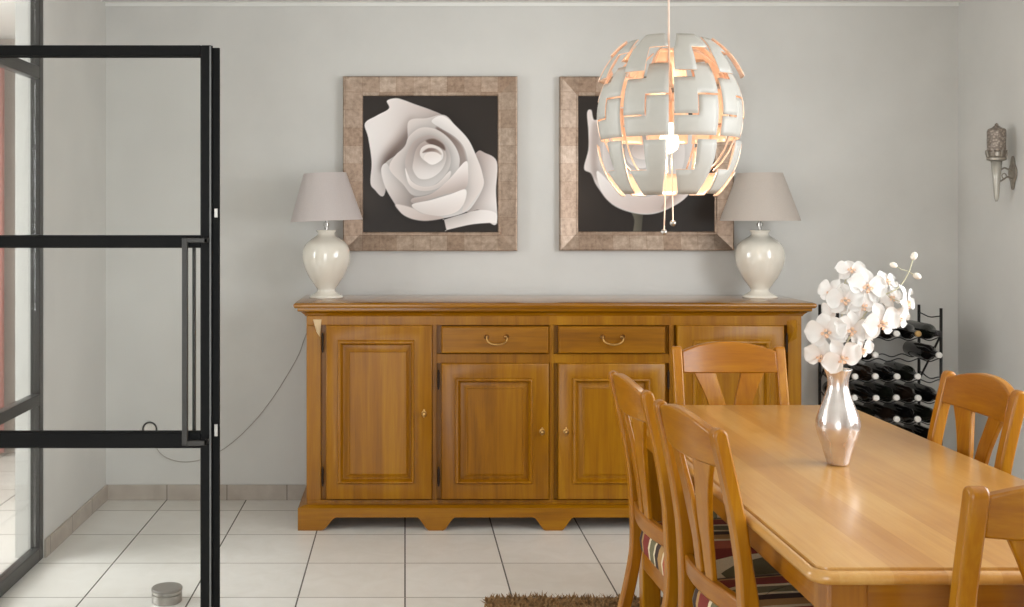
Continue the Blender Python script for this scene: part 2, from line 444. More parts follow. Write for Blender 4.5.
# little moulding on top of the plinth
loops(bm, [rect(x0+i, x1-i, YP+i, 5.399, z) for i, z in ((0, ZB-.0005), (.004, ZB+.006), (.016, ZB+.011), (.030, ZB+.014))])
sb('plinth', bm, OAK[0])
def rpanel(x0, x1, z0, z1, m, f, yb, yf):
    """door leaf with a moulded raised panel; m, f are moulding and field rectangles"""
    bm = bmesh.new()
    def R(r, y): return [(r[0], y, r[2]), (r[1], y, r[2]), (r[1], y, r[3]), (r[0], y, r[3])]
    o = (x0, x1, z0, z1)
    ins = lambda r, d: (r[0]+d, r[1]-d, r[2]+d, r[3]-d)
    lp = lambda t: tuple(m[i]+(f[i]-m[i])*t for i in range(4))
    rings = [R(o, yb), R(o, yf+.005), R(ins(o, .002), yf+.0015), R(ins(o, .005), yf), R(m, yf), R(lp(.02), yf-.005), R(lp(.07), yf-.009), R(lp(.15), yf-.0115), R(lp(.23), yf-.011), R(lp(.31), yf-.006), R(lp(.36), yf+.006), R(lp(.44), yf+.012), R(lp(.56), yf+.012), R(lp(.96), yf-.001), R(lp(1.0), yf+.002)]
    loops(bm, rings); return bm
def pr(xa, xb, ya, yb): return (PX(xa, YDR), PX(xb, YDR), PZ(yb, YDR), PZ(ya, YDR))
def escutcheon(par, x, y):
    c = P(x, y, YDR)
    bm = bmesh.new()
    lathe(bm, [(.0125, 0), (.0125, .003), (.006, .005), (.005, .012), (.009, .016), (.011, .022), (.008, .028), (.002, .029)], seg=20, M=Matrix.Translation((c.x, YDR, c.z)) @ RX)
    for dz in (.014, -.014):
        lathe(bm, [(.005, 0), (.005, .0025), (.002, .004)], seg=12, M=Matrix.Translation((c.x, YDR, c.z+dz)) @ RX)
    child('knob', bm, BRASS, par, smooth=False)
def hinge(par, x, y):
    c = P(x, y, YDR-.004); bm = bmesh.new()
    lathe(bm, [(.0012, -.046), (.0045, -.040), (.0032, -.036), (.0055, -.033), (.0055, -.002), (.0048, 0), (.0055, .002), (.0055, .033), (.0032, .036), (.0045, .040), (.0012, .046)], seg=12, c=(c.x, YDR+.005, c.z))
    child('hinge', bm, IRON, par)
doors = [((326, 432, 325.5, 499.5), (337.5, 414.5, 340, 484), (350, 406, 352.5, 474), (424, 413.5), [(322.5, 343), (322.5, 477)]),
         ((441.5, 549, 363.5, 499.5), (455, 533, 378, 484), (468, 522.5, 389, 474), (542, 431.5), [(438.5, 380), (438.5, 477)]),
         ((558.5, 665.5, 363.5, 499.5), (572.5, 651, 378, 484), (585, 639, 389, 474), (566, 431.5), [(669, 380), (669, 477)]),
         ((677.5, 784.5, 325.5, 499.5), (692.5, 770.5, 340, 484), (705, 758, 352.5, 474), (685.5, 413.5), [(787.5, 343), (787.5, 477)])]
for d, m, f, k, hs in doors:
    a = pr(*d); dr = sm_angle(sb('door', rpanel(*a, pr(*m), pr(*f), YF+.0215, YDR), OAK[2]), 42)
    escutcheon(dr, *k)
    for h in hs: hinge(dr, *h)
for d, hx in (((441.5, 549, 326.5, 353.5), 496.5), ((558.5, 665.5, 326.5, 353.5), 612.5)):
    a = pr(*d); bm = bmesh.new()
    def R(i, y): return [(a[0]+i, y, a[2]+i), (a[1]-i, y, a[2]+i), (a[1]-i, y, a[3]-i), (a[0]+i, y, a[3]-i)]
    loops(bm, [R(0, YF+.0215), R(0, YDR+.007), R(.003, YDR+.002), R(.007, YDR)])
    dw = sb('drawer', bm, OAK[0])
    c = P(hx, 337.5, YDR); bm = bmesh.new()
    pts = []
    for i in range(17):
        t = PI*i/16; pts.append((c.x-.046*math.cos(t), YDR-.020-.006*math.sin(t), c.z-.030*math.sin(t)**.8))
    pts = [(c.x-.046, YDR-.004, c.z+.004), (c.x-.050, YDR-.014, c.z+.006)]+pts+[(c.x+.050, YDR-.014, c.z+.006), (c.x+.046, YDR-.004, c.z+.004)]
    tube(bm, pts, [.003, .0035]+[.0032+.0016*math.sin(PI*i/16) for i in range(17)]+[.0035, .003], seg=10)
    for s in (-1, 1):
        lathe(bm, [(.011, 0), (.011, .002), (.006, .005), (.006, .007), (.002, .008)], seg=18, M=Matrix.Translation((c.x+.046*s, YDR, c.z+.003)) @ RX)
    sphere(bm, (c.x, YDR-.026, c.z-.030), .006, 12, 8)
    child('bail_handle', bm, BRASS, dw, smooth=True)
# wedge shaped corner ornaments on the end stiles; left one's highlight is painted in
for poly, ap, m in (([(313, 319.5), (321.4, 319.5), (320, 337), (316.5, 332)], (315.6, 326), LIT_OAK), ([(786.6, 320), (797, 320), (797, 338), (788, 344)], (795, 328), OAK[2])):
    bm = bmesh.new(); bs = [bm.verts.new(P(x, y, YF)) for x, y in poly]; a = bm.verts.new(P(ap[0], ap[1], YF-.022))
    for i in range(4): bm.faces.new((bs[i], bs[(i+1) % 4], a))
    bm.faces.new(bs)
    o = sb('corner_wedge', bm, m)
    if m is LIT_OAK: o['label'] = 'oak corner wedge painted pale as if catching light'

# ------------------------------------------------------------------ table lamps on the sideboard
def table_lamp(x, y, label, shm, tilt, rb=.18, rt=.102):
    t = thing('table_lamp', label, 'table lamp', (x, y, HT+.0005), group='cream table lamps on the sideboard')
    pb = [(.081, 0), (.082, .006), (.076, .013), (.060, .021), (.047, .030), (.043, .038), (.047, .047), (.062, .068), (.084, .100), (.103, .140), (.1135, .175), (.116, .205), (.112, .235), (.098, .262), (.073, .283), (.052, .296), (.043, .304), (.041, .311), (.045, .318), (.049, .323), (.047, .328), (.02, .329)]
    cp = catmull([(r, 0, z) for r, z in pb], 3)
    finish('base', L([(max(p.x, .001), p.z) for p in cp], seg=56), CERAMIC, t, smooth=True)
    finish('neck', L([(.009, .328), (.009, .345), (.014, .347), (.014, .362), (.007, .364), (.007, .385), (.017, .388), (.017, .43), (.012, .435)], seg=20), CHROME, t, smooth=False)
    ring = bmesh.new()
    for k in range(3):
        a = 2*PI*k/3+.4; tube(ring, [(.01*math.cos(a), .01*math.sin(a), .437), ((rb-.03)*math.cos(a), (rb-.03)*math.sin(a), .437+.012)], .0018, seg=6)
    finish('shade_carrier', ring, CHROME, t)
    z0, z1 = .372, .602
    bm = bmesh.new(); lathe(bm, [(rb, z0), (rb-.0005, z0+.004), (rt+.0005, z1-.004), (rt, z1)], seg=64, cap0=False, cap1=False)
    lathe(bm, [(rb-.003, z0), (rt-.003, z1)], seg=64, cap0=False, cap1=False)
    bmesh.ops.bridge_loops(bm, edges=[e for e in bm.edges if e.is_boundary and all(abs(v.co.z-z0) < 1e-5 for v in e.verts)])
    bmesh.ops.bridge_loops(bm, edges=[e for e in bm.edges if e.is_boundary and all(abs(v.co.z-z1) < 1e-5 for v in e.verts)])
    bm.transform(Matrix.Translation((0, 0, .43)) @ Matrix.Rotation(tilt, 4, 'Y') @ Matrix.Translation((0, 0, -.43)))
    sm_angle(finish('shade', bm, shm, t), 40)
    finish('bulb', L([(.012, .434), (.013, .445), (.028, .475), (.030, .495), (.022, .517), (.008, .526), (.001, .527)], seg=24), WHITEP, t, smooth=True)
    return t
table_lamp(PX(326.3, 5.20), 5.20, 'cream ceramic table lamp with pale pinkish shade on the left end of the sideboard', SHADE, math.radians(-2.2), .174, .103)
table_lamp(PX(760, 5.20), 5.20, 'cream ceramic table lamp with taupe shade on the right end of the sideboard', SHADE2, 0, .187, .106)

# ------------------------------------------------------------------ rose pictures
def inside_dist(poly, gx, gy):
    p = np.array(poly, float); n = len(p); d = np.full(gx.shape, 1e9); ins = np.zeros(gx.shape, bool)
    for i in range(n):
        a = p[i]; b = p[(i+1) % n]; e = b-a
        wx, wy = gx-a[0], gy-a[1]; t = np.clip((wx*e[0]+wy*e[1])/max(e @ e, 1e-9), 0, 1)
        d = np.minimum(d, (wx-e[0]*t)**2+(wy-e[1]*t)**2)
        c1 = (gy >= a[1]) != (gy >= b[1]); dy = (b[1]-a[1]) if abs(b[1]-a[1]) > 1e-9 else 1e-9
        ins ^= c1 & (gx < a[0]+(gy-a[1])*e[0]/dy)
    d = np.sqrt(d); return np.where(ins, d, -d)
def smooth_poly(poly, n=6):
    q = [Vector((x, y, 0)) for x, y in poly]; m = len(q); out = []
    for i in range(m):
        a, b, c, d = q[i-1], q[i], q[(i+1) % m], q[(i+2) % m]
        for k in range(n):
            t = k/n; v = .5*((2*b)+(c-a)*t+(2*a-5*b+4*c-d)*t*t+(3*b-a-3*c+d)*t**3); out.append((v.x, v.y))
    return out
def paint(layers, bg, x0, x1, y0, y1, N):
    gx, gy = np.meshgrid(np.linspace(x0, x1, N), np.linspace(y0, y1, N))
    img = np.zeros((N, N, 3)); img[:] = bg
    img *= (1+.25*np.exp(-((gx-x0)**2+(gy-(y0+.75*(y1-y0)))**2)/8000))[..., None]
    for lay in layers:
        poly, c0, c1, ang, sh, rim = lay[:6]; soft = lay[6] if len(lay) > 6 else 3.6
        sp = smooth_poly(poly); d = inside_dist(sp, gx, gy)
        shd = 1-.75*sh*np.exp(-np.clip(-d-1, 0, None)/26.0); img *= shd[..., None]          # the photo's own soft fold shadows
        xs = [p[0] for p in sp]; ys = [p[1] for p in sp]
        u = (gx*math.cos(ang)+gy*math.sin(ang)); us = [a*math.cos(ang)+b*math.sin(ang) for a, b in sp]
        t = np.clip((u-min(us))/(max(us)-min(us)+1e-6), 0, 1); t = t*t*(3-2*t)
        col = np.array(c0)[None, None]*(1-t[..., None])+np.array(c1)[None, None]*t[..., None]
        col = col+(rim*np.exp(-np.clip(d, 0, None)/4.5))[..., None]
        a = np.clip(d/soft+.5, 0, 1); a = (a*a*(3-2*a))[..., None]; img = img*(1-a)+col*a
    return np.clip(img, 0, 255)
Wt, Md, Sh, Dk = (252, 246, 243), (240, 230, 225), (206, 190, 183), (120, 100, 92)
ROSE1 = [
 ([(22, 140), (70, 108), (122, 78), (114, 46), (150, 35), (182, 42), (230, 60), (300, 85), (350, 112), (335, 160), (230, 220), (130, 320), (102, 440), (62, 415), (45, 385), (50, 300), (36, 200)], Wt, (214, 199, 193), .2, .0, 6),
 ([(215, 120), (222, 190), (180, 250), (130, 310), (96, 330), (100, 270), (150, 200)], Sh, Dk, .9, .0, 0, 60),
 ([(490, 258), (520, 262), (572, 300), (568, 420), (573, 548), (546, 556), (500, 500), (440, 500), (450, 330)], (200, 184, 178), Wt, .3, .0, 8),
 ([(352, 540), (351, 541), (420, 520), (500, 500), (566, 512), (570, 552), (569, 553), (470, 560), (363, 584), (362, 584)], Md, Wt, .4, .12, 5),
 ([(205, 130), (280, 118), (352, 105), (400, 150), (455, 210), (490, 290), (510, 350), (516, 400), (480, 470), (440, 510), (350, 535), (270, 540), (190, 525), (150, 480), (105, 400), (90, 335), (112, 300), (155, 268), (198, 215)], Md, Wt, .6, .12, 5),
 ([(322, 155), (390, 195), (432, 240), (446, 310), (425, 330), (385, 270), (335, 195)], (150, 128, 120), Sh, .9, .0, 0, 16),
 ([(345, 108), (400, 150), (455, 212), (492, 290), (512, 350), (515, 400), (475, 460), (430, 512), (440, 430), (452, 330), (440, 250), (400, 198), (335, 158), (300, 130)], Wt, Md, 1.1, .10, 6),
 ([(90, 330), (112, 306), (140, 350), (190, 400), (226, 440), (222, 492), (180, 490), (140, 460), (105, 400)], Wt, (214, 200, 194), .5, .10, 6),
 ([(205, 195), (255, 158), (320, 165), (375, 205), (410, 260), (415, 315), (380, 390), (300, 430), (225, 440), (180, 392), (124, 328), (150, 272), (188, 238)], Md, Wt, .7, .16, 6),
 ([(190, 295), (212, 235), (240, 205), (290, 188), (340, 208), (374, 258), (378, 312), (350, 362), (300, 400), (240, 395), (200, 352)], (206, 190, 184), Wt, 1.2, .18, 6),
 ([(225, 292), (235, 250), (260, 220), (300, 210), (342, 234), (362, 276), (344, 330), (300, 366), (250, 370), (222, 332)], (204, 188, 181), Wt, 1.3, .18, 6),
 ([(276, 212), (310, 204), (348, 226), (356, 252), (330, 238), (300, 230)], Dk, Dk, .5, .0, 0, 9),
 ([(252, 272), (260, 240), (295, 227), (332, 240), (348, 264), (342, 292), (310, 302), (275, 298)], Md, Wt, 1.2, .14, 6),
 ([(262, 262), (285, 244), (318, 246), (342, 268), (326, 268), (296, 258)], (140, 120, 112), Sh, 1.0, .0, 0, 7),
 ([(268, 288), (280, 264), (310, 258), (337, 272), (336, 296), (300, 312)], Md, Wt, 1.3, .08, 5),
 ([(190, 325), (215, 378), (262, 402), (320, 392), (376, 338), (372, 370), (322, 412), (252, 420), (205, 392)], Wt, Md, 1.5, .08, 6),
 ([(375, 370), (440, 298), (452, 330), (440, 412), (350, 437), (232, 472), (220, 452), (300, 432)], Wt, (214, 199, 193), 1.3, .16, 6),
 ([(218, 478), (300, 458), (380, 434), (442, 415), (436, 470), (400, 510), (330, 525), (258, 512)], Wt, Md, 1.4, .16, 6),
 ([(148, 478), (215, 490), (262, 515), (350, 532), (270, 546), (195, 528)], Md, Sh, .6, .08, 3, 6),
]
ROSE2 = [
 ([(245, 440), (300, 440), (290, 480), (282, 540), (258, 540), (262, 490)], (120, 114, 100), (84, 80, 70), 0, .1, 0),
 ([(108, 140), (122, 132), (135, 165), (190, 120), (300, 95), (400, 130), (455, 210), (460, 330), (440, 400), (400, 440), (330, 470), (260, 468), (190, 440), (140, 380), (122, 340), (98, 322), (112, 260), (112, 200)], Md, Wt, .4, .0, 8),
 ([(128, 170), (150, 200), (140, 300), (150, 360), (124, 335), (120, 240)], Sh, Sh, .4, .0, 0, 20),
 ([(170, 190), (250, 140), (350, 140), (420, 220), (415, 330), (330, 400), (230, 400), (165, 330)], Md, Wt, 1.1, .12, 7),
 ([(200, 220), (270, 170), (350, 195), (380, 270), (335, 350), (250, 365), (195, 310)], (204, 188, 181), Wt, 1.3, .16, 7),
 ([(235, 240), (280, 205), (335, 235), (335, 290), (290, 322), (240, 300)], (200, 184, 176), Wt, 1.4, .18, 6),
 ([(255, 255), (290, 235), (315, 262), (300, 292), (262, 285)], Sh, Md, 1.2, .14, 5),
 ([(140, 330), (210, 390), (310, 415), (420, 350), (440, 380), (400, 438), (320, 468), (240, 460), (165, 415)], Wt, (220, 203, 196), 1.2, .12, 6),
 ([(350, 450), (440, 340), (462, 340), (445, 400), (400, 440)], (190, 162, 152), Md, .7, .1, 4),
]
PRINT = NT('rose_photo_print')
at = PRINT.n('ShaderNodeAttribute'); at.attribute_name = 'print'
PRINT.base(at.outputs['Color']); PRINT.set(Roughness=.35); PRINT.b.inputs['Specular IOR Level'].default_value = .12; PRINT = PRINT.m
def frame_mat():
    t = NT('silver_leaf_frame'); v = t.coords()
    br = t.n('ShaderNodeTexBrick', offset=0.0); t.l(v, br.inputs['Vector'])
    mp = br.inputs['Vector'].links[0].from_node; mp.inputs['Rotation'].default_value = (PI/2, 0, 0)
    br.inputs['Scale'].default_value = 1; br.inputs['Brick Width'].default_value = .085; br.inputs['Row Height'].default_value = .09
    br.inputs['Mortar Size'].default_value = .0022; br.inputs['Mortar Smooth'].default_value = 1
    br.inputs['Color1'].default_value = srgb(160, 138, 120); br.inputs['Color2'].default_value = srgb(184, 166, 150); br.inputs['Mortar'].default_value = srgb(148, 126, 108)
    n = t.noise(t.coords((30, 30, 30)), 1.6, 5, .65)
    n2 = t.noise(t.coords((8, 60, 8)), 1.2, 4, .7)
    k = t.ramp(t.math('ADD', t.math('MULTIPLY', n, .6), t.math('MULTIPLY', n2, .4)), [(.35, (.62, .58, .54, 1)), (.62, (1.12, 1.1, 1.08, 1))])
    t.base(t.mix(1.0, br.outputs[0], k, 'MULTIPLY')); t.set(Roughness=.4, Metallic=.6); t.bump(n, .25, .002); return t.m
FRAME = frame_mat()
def picture(ox, iy, layers, zoom, N, label):
    (x0, x1, y0, y1) = ox; (a0, a1, b0, b1) = iy
    YP = 5.395
    c = P((x0+x1)/2, (y0+y1)/2, YP); c.y = YW
    t = thing('framed_picture', label, 'picture', c, group='framed rose photographs')
    def W(x, y, yy): p = P(x, y, YP); return (p.x-c.x, yy-YW, p.z-c.z)
    def R(t_, yy):
        xa, xb = x0+(a0-x0)*t_, x1+(a1-x1)*t_; ya, yb = y0+(b0-y0)*t_, y1+(b1-y1)*t_
        return [W(xa, yb, yy), W(xb, yb, yy), W(xb, ya, yy), W(xa, ya, yy)]
    bm = bmesh.new(); loops(bm, [R(.0, YW-.001), R(.0, YW-.034), R(.03, YW-.039), R(.08, YW-.040), R(.86, YW-.019), R(.92, YW-.0195), R(.97, YW-.018), R(1.0, YW-.014), R(1.0, YW-.001)], cap0=False, cap1=False)
    # miter corners stay sharp
    finish('frame', bm, FRAME, t)
    img = paint(layers, np.array([56, 50, 46.]), *zoom, N)
    lin = np.where(img/255 <= .04045, img/255/12.92, ((img/255+.055)/1.055)**2.4)
    p0 = W(a0-.5, b1+.5, YW-.0135); p1 = W(a1+.5, b0-.5, YW-.0135)
    xs = np.linspace(p0[0], p1[0], N); zs = np.linspace(p1[2], p0[2], N)
    XX, ZZ = np.meshgrid(xs, zs); co = np.stack([XX, np.full_like(XX, p0[1]), ZZ], -1).reshape(-1, 3)
    idx = np.arange(N*N).reshape(N, N); fa = np.stack([idx[1:, :-1], idx[1:, 1:], idx[:-1, 1:], idx[:-1, :-1]], -1).reshape(-1, 4)
    me = bpy.data.meshes.new('print'); me.from_pydata(co.tolist(), [], fa.tolist())
    at = me.attributes.new('print', 'FLOAT_COLOR', 'POINT'); at.data.foreach_set('color', np.concatenate([lin.reshape(-1, 3), np.ones((N*N, 1))], 1).astype(np.float32).ravel())
    me.materials.append(PRINT); o = bpy.data.objects.new('print', me); COL.objects.link(o); o.parent = t
    finish('backing', B(p0[0], p1[0], -.0130, -.0012, p0[2], p1[2]), BLACK, t)
    return t
picture((343, 517.3, 76.5, 251), (363, 497.8, 95.8, 232), ROSE1, (12.6, 577, 24, 594), 260, 'square silver brown framed picture of an open white rose, above sideboard left part')
picture((559.6, 733.5, 76.7, 250.6), (578.8, 715, 96, 231.5), ROSE2, (78, 525, 85, 530), 200, 'square framed picture of a white rose, partly hidden behind the pendant lamp')

# ------------------------------------------------------------------ pendant lamp
YPD = 3.6
pc = P(669, 117, YPD)
RP = 73.0/F*YPD
pend = thing('pendant_lamp', 'round white pendant lamp of stepped plates, glowing copper inside, over the table', 'pendant lamp', (pc.x, YPD, pc.z))
COPPER = plain('copper_lining', srgb(238, 204, 178), .34, .45, .06, 40)
PLATE = plain('white_lamp_plate', srgb(182, 179, 171), .45, var=.02)
finish('cord', T([(0, 0, .02), (-.002, 0, ZC-pc.z-.04)], .0035), plain('beige_cord', srgb(220, 200, 184), .6), pend, smooth=True)
finish('ceiling_rose', L([(.005, ZC-pc.z-.045), (.03, ZC-pc.z-.042), (.05, ZC-pc.z-.02), (.052, ZC-pc.z-.0005)], seg=36), WHITEP, pend, smooth=True)
finish('socket', L([(.022, -.02), (.022, .05), (.016, .06), (.006, .10)], seg=24), COPPER, pend)
bm = bmesh.new(); lathe(bm, [(.014, -.02), (.016, -.035), (.03, -.065), (.034, -.085), (.028, -.108), (.012, -.121), (.002, -.123)], seg=24)
finish('bulb', bm, emit('warm_bulb', (1, .86, .66, 1), 2.2), pend, smooth=True)
NS = 9
def plate(lon0, cells, rfun, taper=None):
    """cells: list of (lat0, lat1, c0, c1) in degrees, columns measured across the segment"""
    bm = bmesh.new(); lats = sorted({v for c in cells for v in c[:2]}); lons = sorted({v for c in cells for v in c[2:]})
    def sub(vals, step=4.0):
        out = []
        for a, b in zip(vals, vals[1:]):
            k = max(1, int(round((b-a)/step)))
            out += [a+(b-a)*i/k for i in range(k)]
        return out+[vals[-1]]
    la, lo = sub(lats), sub(lons); vv = {}
    def V(i, j):
        if (i, j) not in vv:
            k = taper(la[i]) if taper else 1.0
            t, p = math.radians(la[i]), math.radians(lon0+20+(lo[j]-20)*k); r = rfun(la[i])
            vv[i, j] = bm.verts.new((r*math.cos(t)*math.sin(p), -r*math.cos(t)*math.cos(p), 1.05*r*math.sin(t)))
        return vv[i, j]
    for i in range(len(la)-1):
        for j in range(len(lo)-1):
            mt, mp = (la[i]+la[i+1])/2, (lo[j]+lo[j+1])/2
            if any(c[0] <= mt <= c[1] and c[2] <= mp <= c[3] for c in cells): bm.faces.new((V(i, j), V(i, j+1), V(i+1, j+1), V(i+1, j)))
    return bm
g = .55
M_UP = [(-3+g, 25, 2, 20), (12+g, 25, 19.5, 38), (25, 38, 19.5, 38)]
M_LOW = [(-18, -3-g, 2, 20), (-18, -3-g, 20, 38), (-3-g, 12-g, 20.8, 38)]
UPPER = [(27, 46, 2, 19), (46, 60.5, 3, 37)]
LOWER = [(-58, -40, 2, 38), (-40, -20, 20, 38)]
def addplate(lon, cells, rf, tp=None):
    bm = plate(lon, cells, rf, tp)
    o = finish('plate', bm, [PLATE, COPPER], pend, smooth=True, recalc=False)
    md = o.modifiers.new('thick', 'SOLIDIFY'); md.thickness = .004; md.offset = -1; md.material_offset = 1; md.material_offset_rim = 1
for k in range(NS):
    lon = -12+40*k-4*40
    w = math.sin(k*2.3)
    addplate(lon, M_UP, lambda a: RP*.985)
    addplate(lon, M_LOW, lambda a: RP*.975)
    addplate(lon+1.5*w, UPPER, lambda a: RP*(1.085+.0017*(a-27)+.025*w), lambda a: 1-.34*max(0, (a-44)/20)**1.3)
    addplate(lon-1.5*w, LOWER, lambda a: RP*(1.03+.0046*(-a-20)+.015*w), lambda a: .94-.30*max(0, (-a-34)/24)**1.2)
# inner carrier ribs
for k in range(NS):
    p = math.radians(-12+40*k-160+20)
    pts = [(RP*.93*math.cos(t)*math.sin(p), -RP*.93*math.cos(t)*math.cos(p), RP*.97*math.sin(t)) for t in [math.radians(-50+10*i) for i in range(13)]]
    finish('rib', T(pts, .0028, seg=6), COPPER, pend, smooth=True)
for k, (px, yb) in enumerate(((664, 232), (671.5, 223))):
    q = P(px, yb, YPD)-pc; bm = T([(q.x*.5, -.02*k, -.12), (q.x, -.02*k, q.z)], .0022, seg=8)
    pl = finish('pull_string', bm, COPPER, pend)
    bm = bmesh.new(); sphere(bm, (q.x, -.02*k, q.z), .0105, 18, 12); finish('pull_ball', bm, CHROME, pl, smooth=True)

# ------------------------------------------------------------------ wall torch on the right wall
ys = 4.924; xs = PX(996.5, ys)
sc = thing('wall_sconce', 'small silver torch shaped candle sconce on the right wall', 'sconce', (xs, ys, 0))
def mosaic():
    t = NT('mosaic_glass'); vo = t.n('ShaderNodeTexVoronoi'); t.l(t.coords(), vo.inputs['Vector']); vo.inputs['Scale'].default_value = 90
    c = t.ramp(vo.outputs['Distance'], [(.15, srgb(176, 164, 152)), (.6, srgb(128, 116, 106))]); t.base(c); t.set(Roughness=.3, Metallic=.3)
    t.bump(vo.outputs['Distance'], .6, .004); return t.m
SILV = plain('tarnished_silver', srgb(158, 150, 140), .35, .9, .15, 60)
z = lambda y: PZ(y, ys)
finish('glass_cup', L([(.034, z(152)), (.039, z(150)), (.040, z(140)), (.040, z(131)), (.036, z(129)), (.020, z(127.5)), (.009, z(125.5)), (.007, z(124)), (.001, z(123))], seg=30), mosaic(), sc)
bm = L([(.030, z(161)), (.041, z(160)), (.042, z(158)), (.036, z(156)), (.038, z(152)), (.033, z(151))], seg=30)
for k in range(8):
    a = 2*PI*k/8; tube(bm, [(.037*math.cos(a), .037*math.sin(a), z(157)), (.044*math.cos(a), .044*math.sin(a), z(153)), (.046*math.cos(a), .046*math.sin(a), z(150))], [.006, .005, .002], seg=6)
finish('crown_collar', bm, SILV, sc)
finish('cone', L([(.004, z(201.5)), (.009, z(199)), (.011, z(196)), (.017, z(178)), (.024, z(161))], seg=24), plain('grey_satin_glass', srgb(188, 184, 174), .2, .3), sc, smooth=True)
bm = bmesh.new(); dx = XR-xs
for a, b in ((171, 168), (182, 176)):
    tube(bm, catmull([(.012, 0, z(a)), (.035, 0, z(a-3)), (.05, 0, z(b+1)), (dx-.004, 0, z(b+3))], 6), .004, seg=8)
tube(bm, [(.035+.010*math.cos(t*.7), 0, z(176)+.012*math.sin(t*.7)) for t in range(9)], .003, seg=6)
finish('bracket', bm, SILV, sc, smooth=True)
poly = []
for i in range(32):
    a = 2*PI*i/32; r = 1+.16*math.cos(4*a)
    poly.append((.028*r*math.sin(a), .068*r*math.cos(a)))
bm = bmesh.new(); zc = z(173); prism(bm, poly, lambda y, zz: (dx-.010, y, zc+zz), lambda y, zz: (dx-.0005, y, zc+zz))
finish('wall_plate', bm, SILV, sc, bevel=.003)

# ------------------------------------------------------------------ rug
RH = .008
rug = thing('rug', 'brown shaggy rug on the tiles under the dining table', 'rug', (1.25, 2.5, 0))
PILE = plain('brown_pile', srgb(140, 108, 70), .95, var=.45, scale=60)
finish('backing', B(-.95, .95, -1.7, 1.5, .0005, .006), PILE, rug)
nb = 26000
vx = np.random.uniform(-.96, .96, nb); vy = np.where(np.random.rand(nb) < .6, np.random.uniform(.75, 1.515, nb), np.random.uniform(-1.71, .75, nb))
an = np.random.uniform(0, 2*PI, nb); hh = np.random.uniform(.012, .026, nb); wd = np.random.uniform(.003, .006, nb)
lx = np.random.normal(0, .010, nb); ly = np.random.normal(0, .010, nb)
co = np.zeros((nb, 3, 3))
co[:, 0] = np.stack([vx-wd*np.cos(an), vy-wd*np.sin(an), np.full(nb, .004)], -1)
co[:, 1] = np.stack([vx+wd*np.cos(an), vy+wd*np.sin(an), np.full(nb, .004)], -1)
co[:, 2] = np.stack([vx+lx, vy+ly, hh], -1)
me = bpy.data.meshes.new('pile'); me.from_pydata(co.reshape(-1, 3).tolist(), [], np.arange(nb*3).reshape(-1, 3).tolist()); me.materials.append(PILE)
o = bpy.data.objects.new('pile', me); COL.objects.link(o); o.parent = rug; o['kind'] = 'stuff'

# ------------------------------------------------------------------ dining table
TZ = .75; TX0, TX1, TY0, TY1 = .772, 1.596, 2.035, 3.862
tcx, tcy = (TX0+TX1)/2, (TY0+TY1)/2
tb = thing('dining_table', 'long honey coloured wooden dining table with rounded edge', 'table', (tcx, tcy, RH))
def tabletop_mat():
    t = NT('tabletop_boards')
    tc = t.n('ShaderNodeTexCoord'); sp = t.n('ShaderNodeSeparateXYZ'); t.l(tc.outputs['Object'], sp.inputs[0])
    ib = t.math('FLOOR', t.math('ADD', t.math('DIVIDE', sp.outputs[0], .103), 20.5))
    wn = t.n('ShaderNodeTexWhiteNoise'); wn.noise_dimensions = '1D'; t.l(ib, wn.inputs['W'])
    n1 = t.noise(t.coords((16, 1.1, 16)), 1.3, 5, .6, .6); n2 = t.noise(t.coords((150, 6, 150)), 1, 3)
    n3 = t.noise(t.coords((2, 2, 2)), 1.6, 3)
    f = t.math('ADD', t.math('ADD', t.math('MULTIPLY', n1, .36), t.math('MULTIPLY', n2, .16)), t.math('ADD', t.math('MULTIPLY', wn.outputs[0], .14), t.math('MULTIPLY', n3, .34)))
    t.base(t.ramp(f, [(.32, srgb(174, 117, 46)), (.5, srgb(193, 140, 68)), (.68, srgb(208, 161, 92))]))
    t.set(Roughness=.3); t.b.inputs['Coat Weight'].default_value = .5; t.b.inputs['Coat Roughness'].default_value = .2; t.bump(n2, .04, .001); return t.m
TOP = tabletop_mat()
def rrect(i, r, z, n=8):
    x0, x1, y0, y1 = TX0+i-tcx, TX1-i-tcx, TY0+i-tcy, TY1-i-tcy; r = max(r-i, .004); out = []
    for cx, cy, a0 in ((x1-r, y0+r, -PI/2), (x1-r, y1-r, 0), (x0+r, y1-r, PI/2), (x0+r, y0+r, PI)):
        for k in range(n+1):
            a = a0+PI/2*k/n; out.append((cx+r*math.cos(a), cy+r*math.sin(a), z))
    return out
zt = TZ-RH; R0 = .04
bm = bmesh.new(); loops(bm, [rrect(i, R0, zt-d) for i, d in ((.02, .030), (.006, .030), (.002, .027), (0, .021), (.0, .016), (.003, .010), (.008, .0062), (.0135, .005), (.0150, .0095), (.0172, .0095), (.018, .0005), (.021, 0))])
sm_angle(finish('tabletop', bm, TOP, tb), 35)
LG = .08; li = .048
for sx in (0, 1):
    for sy in (0, 1):
        x0 = (TX0+li) if sx == 0 else (TX1-li-LG); y0 = (TY0+li) if sy == 0 else (TY1-li-LG)
        bm = bmesh.new(); cx, cy = x0+LG/2-tcx, y0+LG/2-tcy
        def sq(h, z): return [(cx-h, cy-h, z), (cx+h, cy-h, z), (cx+h, cy+h, z), (cx-h, cy+h, z)]
        loops(bm, [sq(.030, 0), sq(.040, .60), sq(.040, zt-.0305)])
        finish('leg', bm, BEECH[2], tb, bevel=.006)
ax = li+.012; za, zb = .618, zt-.0305
